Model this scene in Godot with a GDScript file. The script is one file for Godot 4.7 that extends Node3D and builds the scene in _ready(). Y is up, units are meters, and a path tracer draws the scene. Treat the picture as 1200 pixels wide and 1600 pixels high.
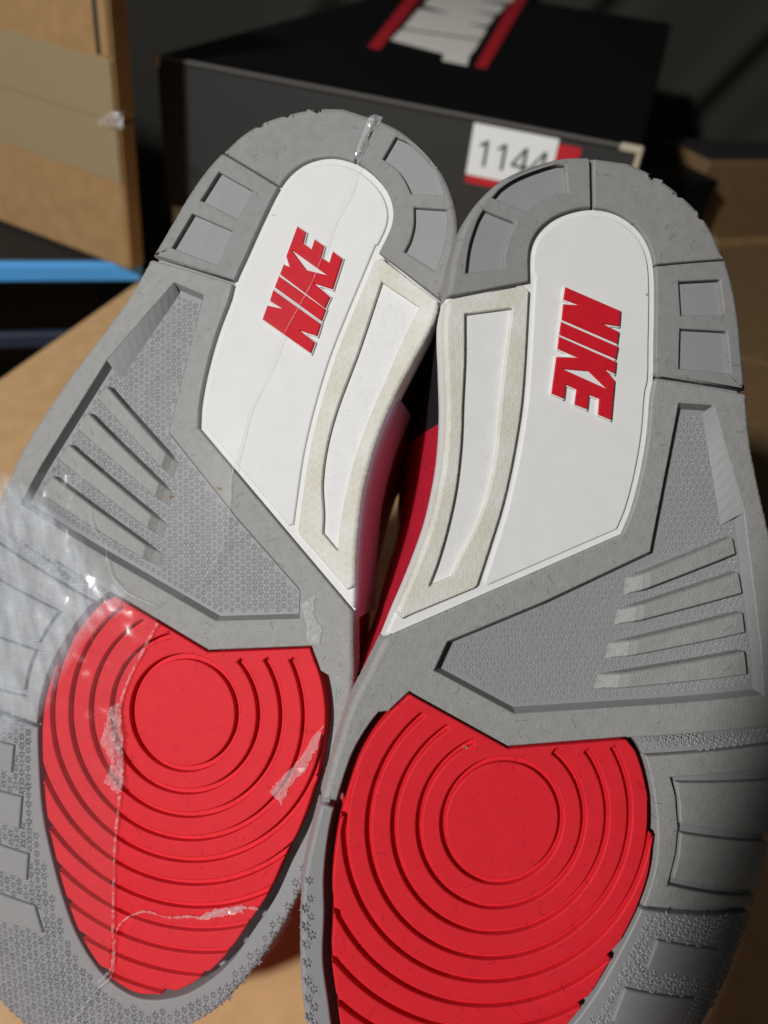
extends Node3D

# A pair of basketball shoes, soles to the camera, on a cardboard box; cartons and a black shoe box behind.
# Sole coordinates: u across (medial positive), v along (heel positive), h out of the sole, all in centimetres.
const CM := 0.01
var mirror := 1.0          # -1 while the right shoe is built
var rng := RandomNumberGenerator.new()
var M := {}
var outline := PackedVector2Array()
var outline_coarse := PackedVector2Array()

# ---------------------------------------------------------------- naming
func add_named(o: Node3D, called: String, parent: Node) -> Node3D:
	o.name = called
	if parent.has_node(NodePath(called)):
		var k := 1
		while parent.has_node(NodePath("%s_%03d" % [called, k])):
			k += 1
		o.name = "%s_%03d" % [called, k]
	parent.add_child(o, true)
	return o

func thing(called: String, label: String, category: String, xf: Transform3D, group := "") -> Node3D:
	var o := Node3D.new()
	add_named(o, called, self)
	o.transform = xf
	o.set_meta("label", label)
	o.set_meta("category", category)
	if group != "":
		o.set_meta("group", group)
	return o

func part(called: String, mesh: Mesh, mat: Material, parent: Node, label := "") -> MeshInstance3D:
	var o := MeshInstance3D.new()
	o.mesh = mesh
	o.material_override = mat
	add_named(o, called, parent)
	if label != "":
		o.set_meta("label", label)
	return o

# ---------------------------------------------------------------- curves and polygons (sole centimetres)
func curve(d: Array, closed := true, step := 0.1) -> PackedVector2Array:
	# d holds u, v, smooth triples; smooth points are joined by a spline, others are corners
	var n := d.size() / 3
	var p := PackedVector2Array()
	for i in n:
		p.append(Vector2(d[i * 3], d[i * 3 + 1]))
	var out := PackedVector2Array()
	var last := n if closed else n - 1
	for i in last:
		var j := (i + 1) % n
		var a := p[i]
		var b := p[j]
		var ta := b - a
		var tb := b - a
		if d[i * 3 + 2] > 0 and (closed or i > 0):
			var q := p[(i - 1 + n) % n]
			ta = (b - q) * (a.distance_to(b) / maxf(0.001, a.distance_to(b) + a.distance_to(q)))
		if d[j * 3 + 2] > 0 and (closed or j < n - 1):
			var q2 := p[(j + 1) % n]
			tb = (q2 - a) * (a.distance_to(b) / maxf(0.001, a.distance_to(b) + b.distance_to(q2)))
		var k := maxi(1, int(ceil(a.distance_to(b) / step)))
		for s in k:
			var t := float(s) / k
			var t2 := t * t
			var t3 := t2 * t
			out.append(a * (2 * t3 - 3 * t2 + 1) + ta * (t3 - 2 * t2 + t) + b * (-2 * t3 + 3 * t2) + tb * (t3 - t2))
	if not closed:
		out.append(p[n - 1])
	return out

func resample(poly: PackedVector2Array, step: float) -> PackedVector2Array:
	var out := PackedVector2Array()
	var n := poly.size()
	for i in n:
		var a := poly[i]
		var b := poly[(i + 1) % n]
		if out.size() and out[out.size() - 1].distance_to(a) < step * 0.25:
			continue
		var k := maxi(1, int(ceil(a.distance_to(b) / step - 0.3)))
		for s in k:
			out.append(a.lerp(b, float(s) / k))
	while out.size() > 3 and out[0].distance_to(out[out.size() - 1]) < step * 0.25:
		out.remove_at(out.size() - 1)
	return out

func ccw(poly: PackedVector2Array) -> PackedVector2Array:
	if Geometry2D.is_polygon_clockwise(poly) == (area(PackedVector2Array([Vector2(0, 0), Vector2(1, 0), Vector2(0, 1)])) > 0 and area(poly) > 0):
		pass
	if area(poly) < 0:
		var r := poly.duplicate()
		r.reverse()
		return r
	return poly

func area(p: PackedVector2Array) -> float:
	var s := 0.0
	for i in p.size():
		s += p[i].cross(p[(i + 1) % p.size()])
	return s * 0.5

func cut(polys: Array, knife: PackedVector2Array) -> Array:
	var out := []
	for p in polys:
		for q in Geometry2D.clip_polygons(p, knife):
			if absf(area(q)) > 0.004:
				out.append(q)
	return out

func keep(polys: Array, knife: PackedVector2Array) -> Array:
	var out := []
	for p in polys:
		for q in Geometry2D.intersect_polygons(p, knife):
			if absf(area(q)) > 0.004:
				out.append(q)
	return out

func grow(p: PackedVector2Array, by: float) -> PackedVector2Array:
	var r := Geometry2D.offset_polygon(ccw(p), by, Geometry2D.JOIN_MITER)
	var best: PackedVector2Array = r[0]
	for q in r:
		if absf(area(q)) > absf(area(best)):
			best = q
	return best

func rounded(p: PackedVector2Array, by: float) -> PackedVector2Array:
	var q := grow(p, -by - 0.02)
	return ccw(Geometry2D.offset_polygon(ccw(q), by, Geometry2D.JOIN_ROUND)[0])

func strip(a: Vector2, b: Vector2, width: float) -> PackedVector2Array:
	var n := (b - a).normalized().orthogonal() * width * 0.5
	return PackedVector2Array([a + n, b + n, b - n, a - n])

func middle(p: PackedVector2Array) -> Vector2:
	var c := Vector2.ZERO
	for q in p:
		c += q
	return c / p.size()

# ---------------------------------------------------------------- the curved sole
func bend(u: float, v: float) -> float:
	# how far the sole curls back from its plane: toe spring, outer edge, outer toe
	var t := maxf(0.0, -(v + 10.0))
	var s := maxf(0.0, -u - 2.0 + 2.6 * clampf((-v - 4.0) / 4.0, 0.0, 1.0))
	var q := maxf(0.0, -0.825 * (u + 0.6) - 0.565 * (v + 9.5))
	return 0.010 * eased(t, 7.0) + 0.030 * eased(s, 5.5) + 0.035 * eased(q, 4.0) * clampf((-v - 8.0) / 3.0, 0.0, 1.0)

func eased(x: float, c: float) -> float:
	return x * x if x < c else c * c + 2.0 * c * (x - c)

func at(u: float, v: float, h: float) -> Vector3:
	return Vector3(u * mirror, v, h - bend(u, v)) * CM

func up(u: float, v: float) -> Vector3:
	var e := 0.02
	return Vector3((bend(u + e, v) - bend(u - e, v)) / (2 * e) * mirror, (bend(u, v + e) - bend(u, v - e)) / (2 * e), 1.0).normalized()

func normals_of(loop: PackedVector2Array) -> Array:
	# outward from the material for counter-clockwise outer loops and clockwise holes; [normal, miter scale]
	var n := loop.size()
	var out := []
	for i in n:
		var a := (loop[i] - loop[(i - 1 + n) % n]).normalized()
		var b := (loop[(i + 1) % n] - loop[i]).normalized()
		var na := Vector2(a.y, -a.x)
		var nb := Vector2(b.y, -b.x)
		var m := (na + nb)
		if m.length() < 0.05:
			m = na
		m = m.normalized()
		out.append([m, minf(1.7, 1.0 / maxf(0.3, m.dot(na)))])
	return out

func vert(st: SurfaceTool, p: Vector2, h: float, n: Vector3) -> void:
	st.set_normal(n)
	st.set_uv(p)
	st.set_uv2(p / 30.0)
	st.add_vertex(at(p.x, p.y, h))

func tri(st: SurfaceTool, i: int, j: int, k: int) -> void:
	st.add_index(i)
	if mirror > 0:
		st.add_index(k)
		st.add_index(j)
	else:
		st.add_index(j)
		st.add_index(k)

func plate_mesh(loops: Array, top: float, bottom: float, bevel: float, step := 0.11, edge_round := 0.0, flare := 0.0) -> ArrayMesh:
	# a moulded pad: side walls, a rounded edge and a flat top that follows the curve of the sole
	var st := SurfaceTool.new()
	st.begin(Mesh.PRIMITIVE_TRIANGLES)
	var tops := []
	var top_pts := PackedVector2Array()
	var first := []
	var count := 0
	var ls := []
	for k in loops.size():
		var l: PackedVector2Array = resample(loops[k], step)
		if (area(l) > 0) != (k == 0):
			l.reverse()
		ls.append(l)
	for k in ls.size():
		var l: PackedVector2Array = ls[k]
		var nn := normals_of(l)
		var n := l.size()
		var inset := PackedVector2Array()
		var start := count
		for i in n:
			var m: Vector2 = nn[i][0]
			var sc: float = nn[i][1]
			var b := bevel
			if edge_round > 0.0 and near_outline(l[i]):
				b = edge_round
			var wall := Vector3(m.x * mirror, m.y, 0)
			var tn := up(l[i].x, l[i].y)
			var e := l[i] - m * sc * b
			vert(st, l[i] + m * flare, bottom, (wall + tn * 0.1).normalized())
			vert(st, l[i], top - b, (wall + tn * 0.15).normalized())
			vert(st, l[i] - m * sc * b * 0.3, top - b * 0.3, (wall + tn).normalized())
			vert(st, e, top, tn)
			inset.append(e)
			count += 4
		for i in n:
			var a := start + i * 4
			var b2 := start + ((i + 1) % n) * 4
			for r in 3:
				tri(st, a + r, b2 + r, b2 + r + 1)
				tri(st, a + r, b2 + r + 1, a + r + 1)
		tops.append(inset)
		for i in n:
			first.append(start + i * 4 + 3)
		top_pts.append_array(inset)
	var box := Rect2(tops[0][0], Vector2.ZERO)
	for q in tops[0]:
		box = box.expand(q)
	var g := maxf(0.4, step * 3.5)
	var deep := Geometry2D.offset_polygon(tops[0], -step * 1.2)
	var y := box.position.y
	while y < box.end.y:
		var x := box.position.x
		while x < box.end.x:
			var q := Vector2(x + rng.randf_range(-0.2, 0.2) * g, y + rng.randf_range(-0.2, 0.2) * g)
			var ok := false
			for dp in deep:
				if Geometry2D.is_point_in_polygon(q, dp):
					ok = true
			if ok:
				for k in range(1, tops.size()):
					if Geometry2D.is_point_in_polygon(q, tops[k]) or close_to(q, tops[k], step * 1.2):
						ok = false
			if ok:
				vert(st, q, top, up(q.x, q.y))
				first.append(count)
				top_pts.append(q)
				count += 1
			x += g
		y += g
	var want := 0.0
	for l in tops:
		want += area(l)
	var tr := triangles(top_pts, tops, want)
	for i in range(0, tr.size(), 3):
		var a := top_pts[tr[i]]
		var b := top_pts[tr[i + 1]]
		var c := top_pts[tr[i + 2]]
		var ar := (b - a).cross(c - a)
		if absf(ar) < 1e-7:
			continue
		if ar > 0:
			tri(st, first[tr[i]], first[tr[i + 1]], first[tr[i + 2]])
		else:
			tri(st, first[tr[i]], first[tr[i + 2]], first[tr[i + 1]])
	return st.commit()

func triangles(pts: PackedVector2Array, loops: Array, want: float) -> PackedInt32Array:
	# Delaunay triangles inside the outline; straight rows of points upset it, so a trace of jitter is tried until the area is right
	var best := PackedInt32Array()
	var miss := 1e9
	for go in 6:
		var j := PackedVector2Array()
		for q in pts:
			j.append(q + Vector2(rng.randf_range(-1, 1), rng.randf_range(-1, 1)) * 0.0015 * (go + 1))
		var tr := Geometry2D.triangulate_delaunay(j)
		var kept := PackedInt32Array()
		var cov := 0.0
		for i in range(0, tr.size(), 3):
			var a := pts[tr[i]]
			var b := pts[tr[i + 1]]
			var c := pts[tr[i + 2]]
			var m := (a + b + c) / 3.0
			if not Geometry2D.is_point_in_polygon(m, loops[0]):
				continue
			var inside := true
			for k in range(1, loops.size()):
				if Geometry2D.is_point_in_polygon(m, loops[k]):
					inside = false
					break
			if inside:
				cov += absf((b - a).cross(c - a)) * 0.5
				kept.append_array(PackedInt32Array([tr[i], tr[i + 1], tr[i + 2]]))
		if absf(cov - want) < miss:
			miss = absf(cov - want)
			best = kept
		if miss < 0.006 * absf(want):
			break
	return best

func close_to(q: Vector2, l: PackedVector2Array, d: float) -> bool:
	for p in l:
		if p.distance_squared_to(q) < d * d:
			return true
	return false

func near_outline(q: Vector2) -> bool:
	for i in outline_coarse.size():
		var a := outline_coarse[i]
		if absf(a.y - q.y) < 0.6 and absf(a.x - q.x) < 0.6:
			var b := outline_coarse[(i + 1) % outline_coarse.size()]
			if Geometry2D.get_closest_point_to_segment(q, a, b).distance_to(q) < 0.09:
				return true
	return false

func plate(called: String, parent: Node, loops: Array, top: float, bottom: float, bevel: float, mat: Material, step := 0.11, edge_round := 0.0, flare := 0.0, label := "") -> MeshInstance3D:
	return part(called, plate_mesh(loops, top, bottom, bevel, step, edge_round, flare), mat, parent, label)

# ---------------------------------------------------------------- star studs
func star_mesh(arms: int, reach: float, half: float, high: float) -> ArrayMesh:
	var st := SurfaceTool.new()
	st.begin(Mesh.PRIMITIVE_TRIANGLES)
	st.set_smooth_group(-1)
	for k in arms:
		var a := TAU * k / arms + 0.26
		var d := Vector2(cos(a), sin(a))
		var n := d.orthogonal()
		var c := Vector3(d.x * reach * 0.12, d.y * reach * 0.12, 0)
		var t := Vector3(d.x * reach, d.y * reach, 0)
		var m := d * reach * 0.45
		var l := Vector3(m.x + n.x * half, m.y + n.y * half, 0)
		var r := Vector3(m.x - n.x * half, m.y - n.y * half, 0)
		var p := Vector3(m.x, m.y, high)
		for f in [[c, l, p], [l, t, p], [t, r, p], [r, c, p]]:
			var nrm: Vector3 = (f[1] - f[0]).cross(f[2] - f[0])
			if nrm.z < 0:
				for q in [f[0], f[1], f[2]]:
					st.add_vertex(q * CM)
			else:
				for q in [f[0], f[2], f[1]]:
					st.add_vertex(q * CM)
	st.generate_normals()
	return st.commit()

func studs(called: String, parent: Node, region: PackedVector2Array, holes: Array, pitch: float, mesh: Mesh, h: float, mat: Material, margin := 0.1) -> void:
	var polys := Geometry2D.offset_polygon(ccw(region), -margin)
	var spots := []
	var box := Rect2(region[0], Vector2.ZERO)
	for q in region:
		box = box.expand(q)
	var row := 0
	var y := box.position.y
	while y < box.end.y:
		var x := box.position.x + (pitch * 0.5 if row % 2 else 0.0)
		while x < box.end.x:
			var q := Vector2(x, y)
			var ok := false
			for p in polys:
				if Geometry2D.is_point_in_polygon(q, p):
					ok = true
			if ok:
				for p in holes:
					if Geometry2D.is_point_in_polygon(q, p):
						ok = false
						break
			if ok:
				spots.append(q)
			x += pitch
		y += pitch * 0.866
		row += 1
	var mm := MultiMesh.new()
	mm.transform_format = MultiMesh.TRANSFORM_3D
	mm.mesh = mesh
	mm.instance_count = spots.size()
	for i in spots.size():
		var q: Vector2 = spots[i]
		var n := up(q.x, q.y)
		var x := Vector3(0, 1, 0).cross(n).normalized()
		var b := Basis(x, n.cross(x), n) * Basis(Vector3(0, 0, 1), rng.randf_range(-0.25, 0.25))
		var s := rng.randf_range(0.82, 1.1)
		mm.set_instance_transform(i, Transform3D(b.scaled_local(Vector3(s, s, s * rng.randf_range(0.75, 1.1))), at(q.x, q.y, h)))
	var o := MultiMeshInstance3D.new()
	o.multimesh = mm
	o.material_override = mat
	add_named(o, called, parent)
	o.set_meta("kind", "stuff")

# ---------------------------------------------------------------- materials
func image_texture(im: Image) -> ImageTexture:
	return ImageTexture.create_from_image(im)

func noise_image(size: int, freq: float, seed_: int, low: Color, high: Color, octaves := 4, contrast := 1.0) -> Image:
	var n := FastNoiseLite.new()
	n.seed = seed_
	n.frequency = freq
	n.fractal_octaves = octaves
	var g := n.get_seamless_image(size, size)
	var im := Image.create(size, size, false, Image.FORMAT_RGB8)
	for y in size:
		for x in size:
			var t := clampf((g.get_pixel(x, y).r - 0.5) * contrast + 0.5, 0, 1)
			im.set_pixel(x, y, low.lerp(high, t))
	return im

func specked(im: Image, count: int) -> Image:
	# grains of dirt and short rubs over a surface's own tone
	var r := RandomNumberGenerator.new()
	r.seed = 17
	var n := im.get_width()
	for k in count:
		var p := Vector2(r.randf() * n, r.randf() * n)
		var d := Vector2.from_angle(r.randf() * TAU)
		var s := r.randf_range(0.72, 0.95)
		for i in r.randi_range(1, 4) if r.randf() < 0.8 else r.randi_range(6, 16):
			var q := p + d * i
			var x := posmod(int(q.x), n)
			var y := posmod(int(q.y), n)
			var c := im.get_pixel(x, y)
			im.set_pixel(x, y, Color(c.r * s, c.g * s, c.b * s))
	return im

func star_height(pitch_px: int, across: int, down: int, star: float, grain: float, sharp: float) -> Image:
	# a hexagonal lattice of six-petalled stars under a fine grain, repeating
	var w := pitch_px * across
	var h := int(round(pitch_px * 1.7320508)) * down
	var n := FastNoiseLite.new()
	n.seed = 5
	n.frequency = 0.09
	n.fractal_octaves = 3
	var g := n.get_seamless_image(w, h)
	var im := Image.create(w, h, false, Image.FORMAT_RGB8)
	var ph := h / down
	for y in h:
		for x in w:
			var fx := fposmod(x, pitch_px) / pitch_px
			var fy := fposmod(y, ph) / ph * 1.7320508
			var best := 9.0
			var bd := Vector2.ZERO
			for c in [Vector2(0, 0), Vector2(1, 0), Vector2(0.5, 0.866), Vector2(0, 1.732), Vector2(1, 1.732)]:
				var d: Vector2 = Vector2(fx, fy) - c
				if d.length() < best:
					best = d.length()
					bd = d
			var a := fposmod(bd.angle() + 0.5236, PI / 3.0) - PI / 6.0
			var across_ := absf(best * sin(a))
			var along := best * cos(a)
			var petal := clampf(1.0 - across_ / 0.085, 0, 1) * clampf((0.47 - along) / 0.12, 0, 1) * clampf((along - 0.05) / 0.1, 0, 1)
			var v := clampf(0.5 + star * pow(petal, sharp) + grain * (g.get_pixel(x, y).r - 0.5), 0, 1)
			im.set_pixel(x, y, Color(v, v, v))
	return im

func glare_image(size: int) -> Image:
	# finely scratched film with the lamp glare painted in as a pale veil (alpha)
	var a := FastNoiseLite.new()
	a.seed = 41
	a.frequency = 0.008
	a.fractal_octaves = 5
	var g := a.get_seamless_image(size, size)
	var im := Image.create(size, size, false, Image.FORMAT_RGBA8)
	for y in size:
		for x in size:
			# creases run one way: the noise is read stretched along the diagonal
			var u := posmod(int((x + y) * 2), size)
			var v := posmod((x - y) / 2, size)
			var t := clampf((g.get_pixel(u, v).r - 0.5) * 1.8 + 0.5, 0, 1)
			im.set_pixel(x, y, Color(1, 1, 1, 0.19 + 0.19 * t))
	var r := RandomNumberGenerator.new()
	r.seed = 9
	for k in 260:
		var p := Vector2(r.randf() * size, r.randf() * size)
		var d := Vector2(0.75, 0.65).rotated(r.randf_range(-0.5, 0.3))
		var n := r.randi_range(6, 46)
		var s := r.randf_range(0.04, 0.22)
		for i in n:
			var q := p + d * i
			var px := posmod(int(q.x), size)
			var py := posmod(int(q.y), size)
			var c := im.get_pixel(px, py)
			im.set_pixel(px, py, Color(1, 1, 1, minf(1.0, c.a + s)))
	return im

func mat(color: Color, rough: float, spec := 0.5) -> StandardMaterial3D:
	# colour given as a linear, real-world base colour
	var m := StandardMaterial3D.new()
	m.albedo_color = color.linear_to_srgb()
	m.roughness = rough
	m.metallic_specular = spec
	return m

func relief(m: StandardMaterial3D, tex: Texture2D, scale_cm: float, uv_scale: Vector3) -> StandardMaterial3D:
	m.heightmap_enabled = true
	m.heightmap_texture = tex
	m.heightmap_scale = scale_cm
	m.uv1_scale = uv_scale
	return m

func dirt(m: StandardMaterial3D, tex: Texture2D, scale_: float) -> StandardMaterial3D:
	m.detail_enabled = true
	m.detail_blend_mode = BaseMaterial3D.BLEND_MODE_MUL
	m.detail_albedo = tex
	m.detail_uv_layer = BaseMaterial3D.DETAIL_UV_2
	m.uv2_scale = Vector3(scale_, scale_, 1)
	return m

func make_materials() -> void:
	var star_up := image_texture(star_height(64, 3, 2, 0.45, 0.35, 0.8))
	var star_fine := image_texture(star_height(64, 3, 2, 0.22, 0.5, 0.8))
	var leather := image_texture(noise_image(512, 0.16, 11, Color(0, 0, 0), Color(1, 1, 1), 3, 1.6))
	var fine := image_texture(noise_image(256, 0.2, 12, Color(0, 0, 0), Color(1, 1, 1), 2, 1.4))
	var grime := image_texture(specked(noise_image(512, 0.05, 3, Color(0.95, 0.948, 0.93), Color(1, 1, 1), 6, 1.4), 900))
	var grime_fine := image_texture(noise_image(512, 0.035, 8, Color(0.985, 0.985, 0.985), Color(1, 1, 1), 6, 1.4))
	var yellow := image_texture(noise_image(512, 0.012, 9, Color(0.955, 0.945, 0.90), Color(1, 1, 1), 4, 1.4))
	var red_dirt := image_texture(specked(noise_image(512, 0.03, 4, Color(0.965, 0.965, 0.965), Color(1, 1, 1), 5, 1.4), 700))
	var hexa := Vector3(1.0 / (0.25 * 3), 1.0 / (0.25 * 1.732 * 2), 1)
	M.grey = dirt(relief(mat(Color(0.305, 0.307, 0.307), 0.6, 0.4), star_fine, 0.02, hexa), grime, 3.0)
	M.grey_heel = dirt(relief(mat(Color(0.26, 0.26, 0.263), 0.6, 0.4), leather, 0.006, Vector3(0.45, 0.45, 1)), grime, 3.0)
	M.grey_clean = dirt(relief(mat(Color(0.262, 0.262, 0.272), 0.55, 0.4), fine, 0.002, Vector3(0.4, 0.4, 1)), grime_fine, 4.0)
	M.stud = mat(Color(0.275, 0.275, 0.29), 0.5, 0.5)
	M.white = dirt(relief(mat(Color(0.68, 0.685, 0.685), 0.62, 0.3), leather, 0.001, Vector3(0.3, 0.3, 1)), grime_fine, 2.0)
	M.cream = dirt(relief(mat(Color(0.635, 0.634, 0.61), 0.6, 0.45), star_up, 0.014, hexa), yellow, 4.0)
	M.white_cell = relief(mat(Color(0.58, 0.583, 0.60), 0.6, 0.3), star_up, 0.012, hexa)
	M.red = dirt(relief(mat(Color(0.67, 0.019, 0.030), 0.62, 0.3), fine, 0.0015, Vector3(0.5, 0.5, 1)), red_dirt, 3.0)
	M.letter = dirt(mat(Color(0.55, 0.011, 0.022), 0.62, 0.25), red_dirt, 5.0)
	M.midsole = relief(mat(Color(0.70, 0.70, 0.71), 0.5), leather, 0.01, Vector3(0.4, 0.4, 1))
	M.upper_red = relief(mat(Color(0.70, 0.014, 0.045), 0.6), leather, 0.03, Vector3(0.3, 0.3, 1))
	M.upper_red.clearcoat_enabled = true
	M.upper_red.clearcoat = 0.5
	M.upper_red.clearcoat_roughness = 0.25
	M.upper_black = relief(mat(Color(0.012, 0.012, 0.014), 0.6), leather, 0.03, Vector3(0.3, 0.3, 1))
	M.collar = relief(mat(Color(0.11, 0.10, 0.085), 0.8), leather, 0.03, Vector3(0.3, 0.3, 1))
	M.film = mat(Color(0.9, 0.93, 1.0, 1.0), 0.12)
	M.film.albedo_color.a = 0.006
	M.film.metallic_specular = 0.09
	M.film.roughness = 0.24
	M.film.transparency = BaseMaterial3D.TRANSPARENCY_ALPHA
	M.film_gloss = mat(Color(0.9, 0.93, 1.0), 0.13)
	M.film_gloss.albedo_color.a = 0.02
	M.film_gloss.metallic_specular = 0.42
	M.film_gloss.transparency = BaseMaterial3D.TRANSPARENCY_ALPHA
	M.painted_glare = mat(Color(0.78, 0.85, 0.97), 0.34, 0.6)
	M.painted_glare.albedo_color.a = 0.8
	M.painted_glare.albedo_texture = image_texture(glare_image(512))
	M.painted_glare.vertex_color_use_as_albedo = true
	M.painted_glare.uv1_scale = Vector3(0.16, 0.16, 1)
	M.lilac_glare = mat(Color(0.72, 0.6, 0.82), 0.4)  # lilac tint imitates glare and bounced red light
	M.lilac_glare.albedo_color.a = 0.6
	M.lilac_glare.transparency = BaseMaterial3D.TRANSPARENCY_ALPHA
	M.painted_glare.transparency = BaseMaterial3D.TRANSPARENCY_ALPHA
	M.edge = mat(Color(0.8, 0.82, 0.85), 0.3)
	M.edge.albedo_color.a = 0.27
	M.edge.transparency = BaseMaterial3D.TRANSPARENCY_ALPHA
	M.crumple = mat(Color(0.9, 0.92, 0.95), 0.16, 0.9)
	M.crumple.albedo_color.a = 0.22
	M.crumple.transparency = BaseMaterial3D.TRANSPARENCY_ALPHA
	# the place behind
	var paper := image_texture(noise_image(512, 0.02, 21, Color(0.93, 0.925, 0.91), Color(1, 1, 1), 5, 1.3))
	var fibre := image_texture(noise_image(256, 0.12, 22, Color(0, 0, 0), Color(1, 1, 1), 3, 1.0))
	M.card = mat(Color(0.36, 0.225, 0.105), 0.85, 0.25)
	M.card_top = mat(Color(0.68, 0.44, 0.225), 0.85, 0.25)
	M.card_shaded = mat(Color(0.20, 0.128, 0.064), 0.85, 0.25)  # darker copy of the cardboard: shade at right put into its colour
	for k in ["card", "card_top", "card_shaded"]:
		M[k].albedo_texture = paper
		M[k].uv1_triplanar = true
		M[k].uv1_scale = Vector3(5, 5, 5)
		M[k].heightmap_enabled = true
		M[k].heightmap_texture = fibre
		M[k].heightmap_scale = 0.004
	M.card_edge = mat(Color(0.34, 0.21, 0.10), 0.9, 0.2)
	M.pack_tape = mat(Color(0.30, 0.235, 0.135), 0.28, 0.5)
	M.black_card = mat(Color(0.005, 0.005, 0.006), 0.5, 0.2)
	M.black_card.heightmap_enabled = true
	M.black_card.heightmap_texture = fibre
	M.black_card.heightmap_scale = 0.01
	M.black_card.uv1_triplanar = true
	M.black_card.uv1_scale = Vector3(6, 6, 6)
	M.lid_front = mat(Color(0.028, 0.031, 0.032), 0.45, 0.5)
	M.lid_highlight = mat(Color(0.12, 0.115, 0.11), 0.7)  # lighter colour imitating light caught on the lid edge
	M.ink_white = mat(Color(0.9, 0.89, 0.83), 0.6)
	M.ink_red = mat(Color(0.50, 0.008, 0.02), 0.55)
	M.sticker = mat(Color(0.8, 0.84, 0.85), 0.5)
	M.ink_black = mat(Color(0.02, 0.025, 0.022), 0.6)
	M.tray = mat(Color(0.66, 0.64, 0.56), 0.7)
	M.worn = mat(Color(0.5, 0.44, 0.33), 0.9)
	M.blue = mat(Color(0.09, 0.40, 0.88), 0.45, 0.5)
	M.dark_blue = mat(Color(0.02, 0.03, 0.06), 0.5)
	M.deck = mat(Color(0.012, 0.011, 0.011), 0.7)
	M.floor = mat(Color(0.06, 0.06, 0.058), 0.8)
	M.floor.albedo_texture = paper
	M.floor.uv1_triplanar = true
	M.drape = mat(Color(0.035, 0.033, 0.028), 0.8, 0.3)
	M.drape_edge = mat(Color(0.055, 0.038, 0.022), 0.7, 0.3)

# ---------------------------------------------------------------- measured outlines (u, v, smooth)
var lateral_edge := [-1.06, 8.71, 1, -1.69, 8.45, 1, -2.36, 8.02, 1, -2.98, 7.5, 1, -3.42, 6.92, 1, -3.7, 6.26, 1, -3.93, 5.5, 1, -4.06, 4.6, 1, -4.12, 3.6, 1, -4.18, 2.7, 1, -4.24, 1.45, 1, -4.46, 0.15, 1, -4.74, -1.11, 1, -4.97, -2.6, 1, -5.1, -3.7, 1, -5.17, -5.3, 1, -5.25, -6.96, 1, -5.13, -8.35, 1, -4.9, -9.74, 1, -4.9, -10.69, 1, -4.65, -11.52, 1, -4.3, -12.18, 1, -3.94, -12.82, 1, -3.5, -13.56, 1, -2.89, -14.43, 1, -1.25, -15.36, 1, 0.3, -16.8, 1, 1.99, -18.61, 1]
var medial_edge := [-0.18, 8.8, 1, 0.74, 8.75, 1, 1.55, 8.52, 1, 2.3, 8.18, 1, 2.9, 7.68, 1, 3.32, 7.14, 1, 3.67, 6.3, 1, 3.85, 5.5, 1, 3.91, 5.12, 1, 4.03, 4.58, 1, 4.04, 3.4, 1, 4.06, 2.2, 1, 4.18, 1.1, 1, 4.35, 0.3, 1, 4.62, -0.6, 1, 5.1, -1.72, 1, 5.58, -2.7, 1, 5.79, -3.17, 1, 6.16, -3.84, 1, 6.66, -4.73, 1, 7.01, -5.63, 1, 7.27, -6.4, 1, 7.5, -7.12, 1, 7.67, -7.72, 1, 7.93, -8.68, 1, 8.04, -9.6, 1, 8.09, -10.6, 1, 8.1, -11.5, 1, 8.02, -12.4, 1, 7.9, -13.24, 1, 7.6, -14.4, 1, 7.2, -15.2, 1, 6.6, -16, 1, 5.7, -16.8, 1, 4.6, -17.6, 1, 3.6, -18.2, 1, 2.9, -18.5, 1, 1.99, -18.61, 1]
var shank_edge := [1.73, 5.51, 0, 1.69, 6.3, 1, 1.52, 6.72, 1, 1.12, 7.1, 1, 0.56, 7.34, 1, -0.01, 7.42, 1, -0.69, 7.29, 1, -1.22, 6.93, 1, -1.5, 6.49, 1, -1.61, 5.97, 1, -1.6, 5.07, 1, -1.53, 3.95, 1, -1.47, 3.05, 1, -1.37, 2.66, 1, -1.24, 1.68, 1, -1.02, 0.69, 1, -0.71, -0.28, 1, -0.42, -0.88, 0, 5.79, -3.14, 0]
var rail_line := [1.73, 5.51, 0, 2.02, 2.73, 1, 2.28, 1.36, 1, 2.64, 0, 1, 3.01, -1.03, 1, 3.42, -2.1, 0, 5.15, -2.7, 0]
var rail_recess := [2.22, 4.89, 0, 3.46, 4.73, 0, 3.51, 3.58, 1, 3.6, 2.58, 1, 3.69, 1.48, 1, 3.87, 0.34, 1, 4.14, -0.68, 1, 4.41, -1.46, 1, 4.64, -1.99, 0, 4.05, -1.77, 0, 3.82, -1.31, 1, 3.39, -0.61, 1, 3.02, 0.33, 1, 2.78, 1.36, 1, 2.56, 2.96, 1]
var heel_cell := [-3.49, 5.66, 0, -2.28, 5.57, 0, -2.3, 4.7, 0, -3.58, 4.73, 0]
var heel_cell_low := [-3.63, 4.29, 0, -2.26, 4.34, 0, -2.18, 3.31, 0, -3.7, 3.18, 0]
var curved_cell := [0.68, 8.53, 0, 1.21, 8.51, 1, 1.9, 8.26, 1, 2.33, 7.96, 1, 2.62, 7.66, 0, 1.81, 7.33, 0, 1.48, 7.58, 1, 1.13, 7.76, 1, 0.65, 7.85, 0]
var curved_cell_low := [2.88, 7.34, 0, 3.05, 7.05, 1, 3.28, 6.42, 1, 3.4, 5.76, 0, 2.4, 5.87, 0, 2.39, 6.21, 1, 2.28, 6.62, 1, 2.06, 7.03, 0]
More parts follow.
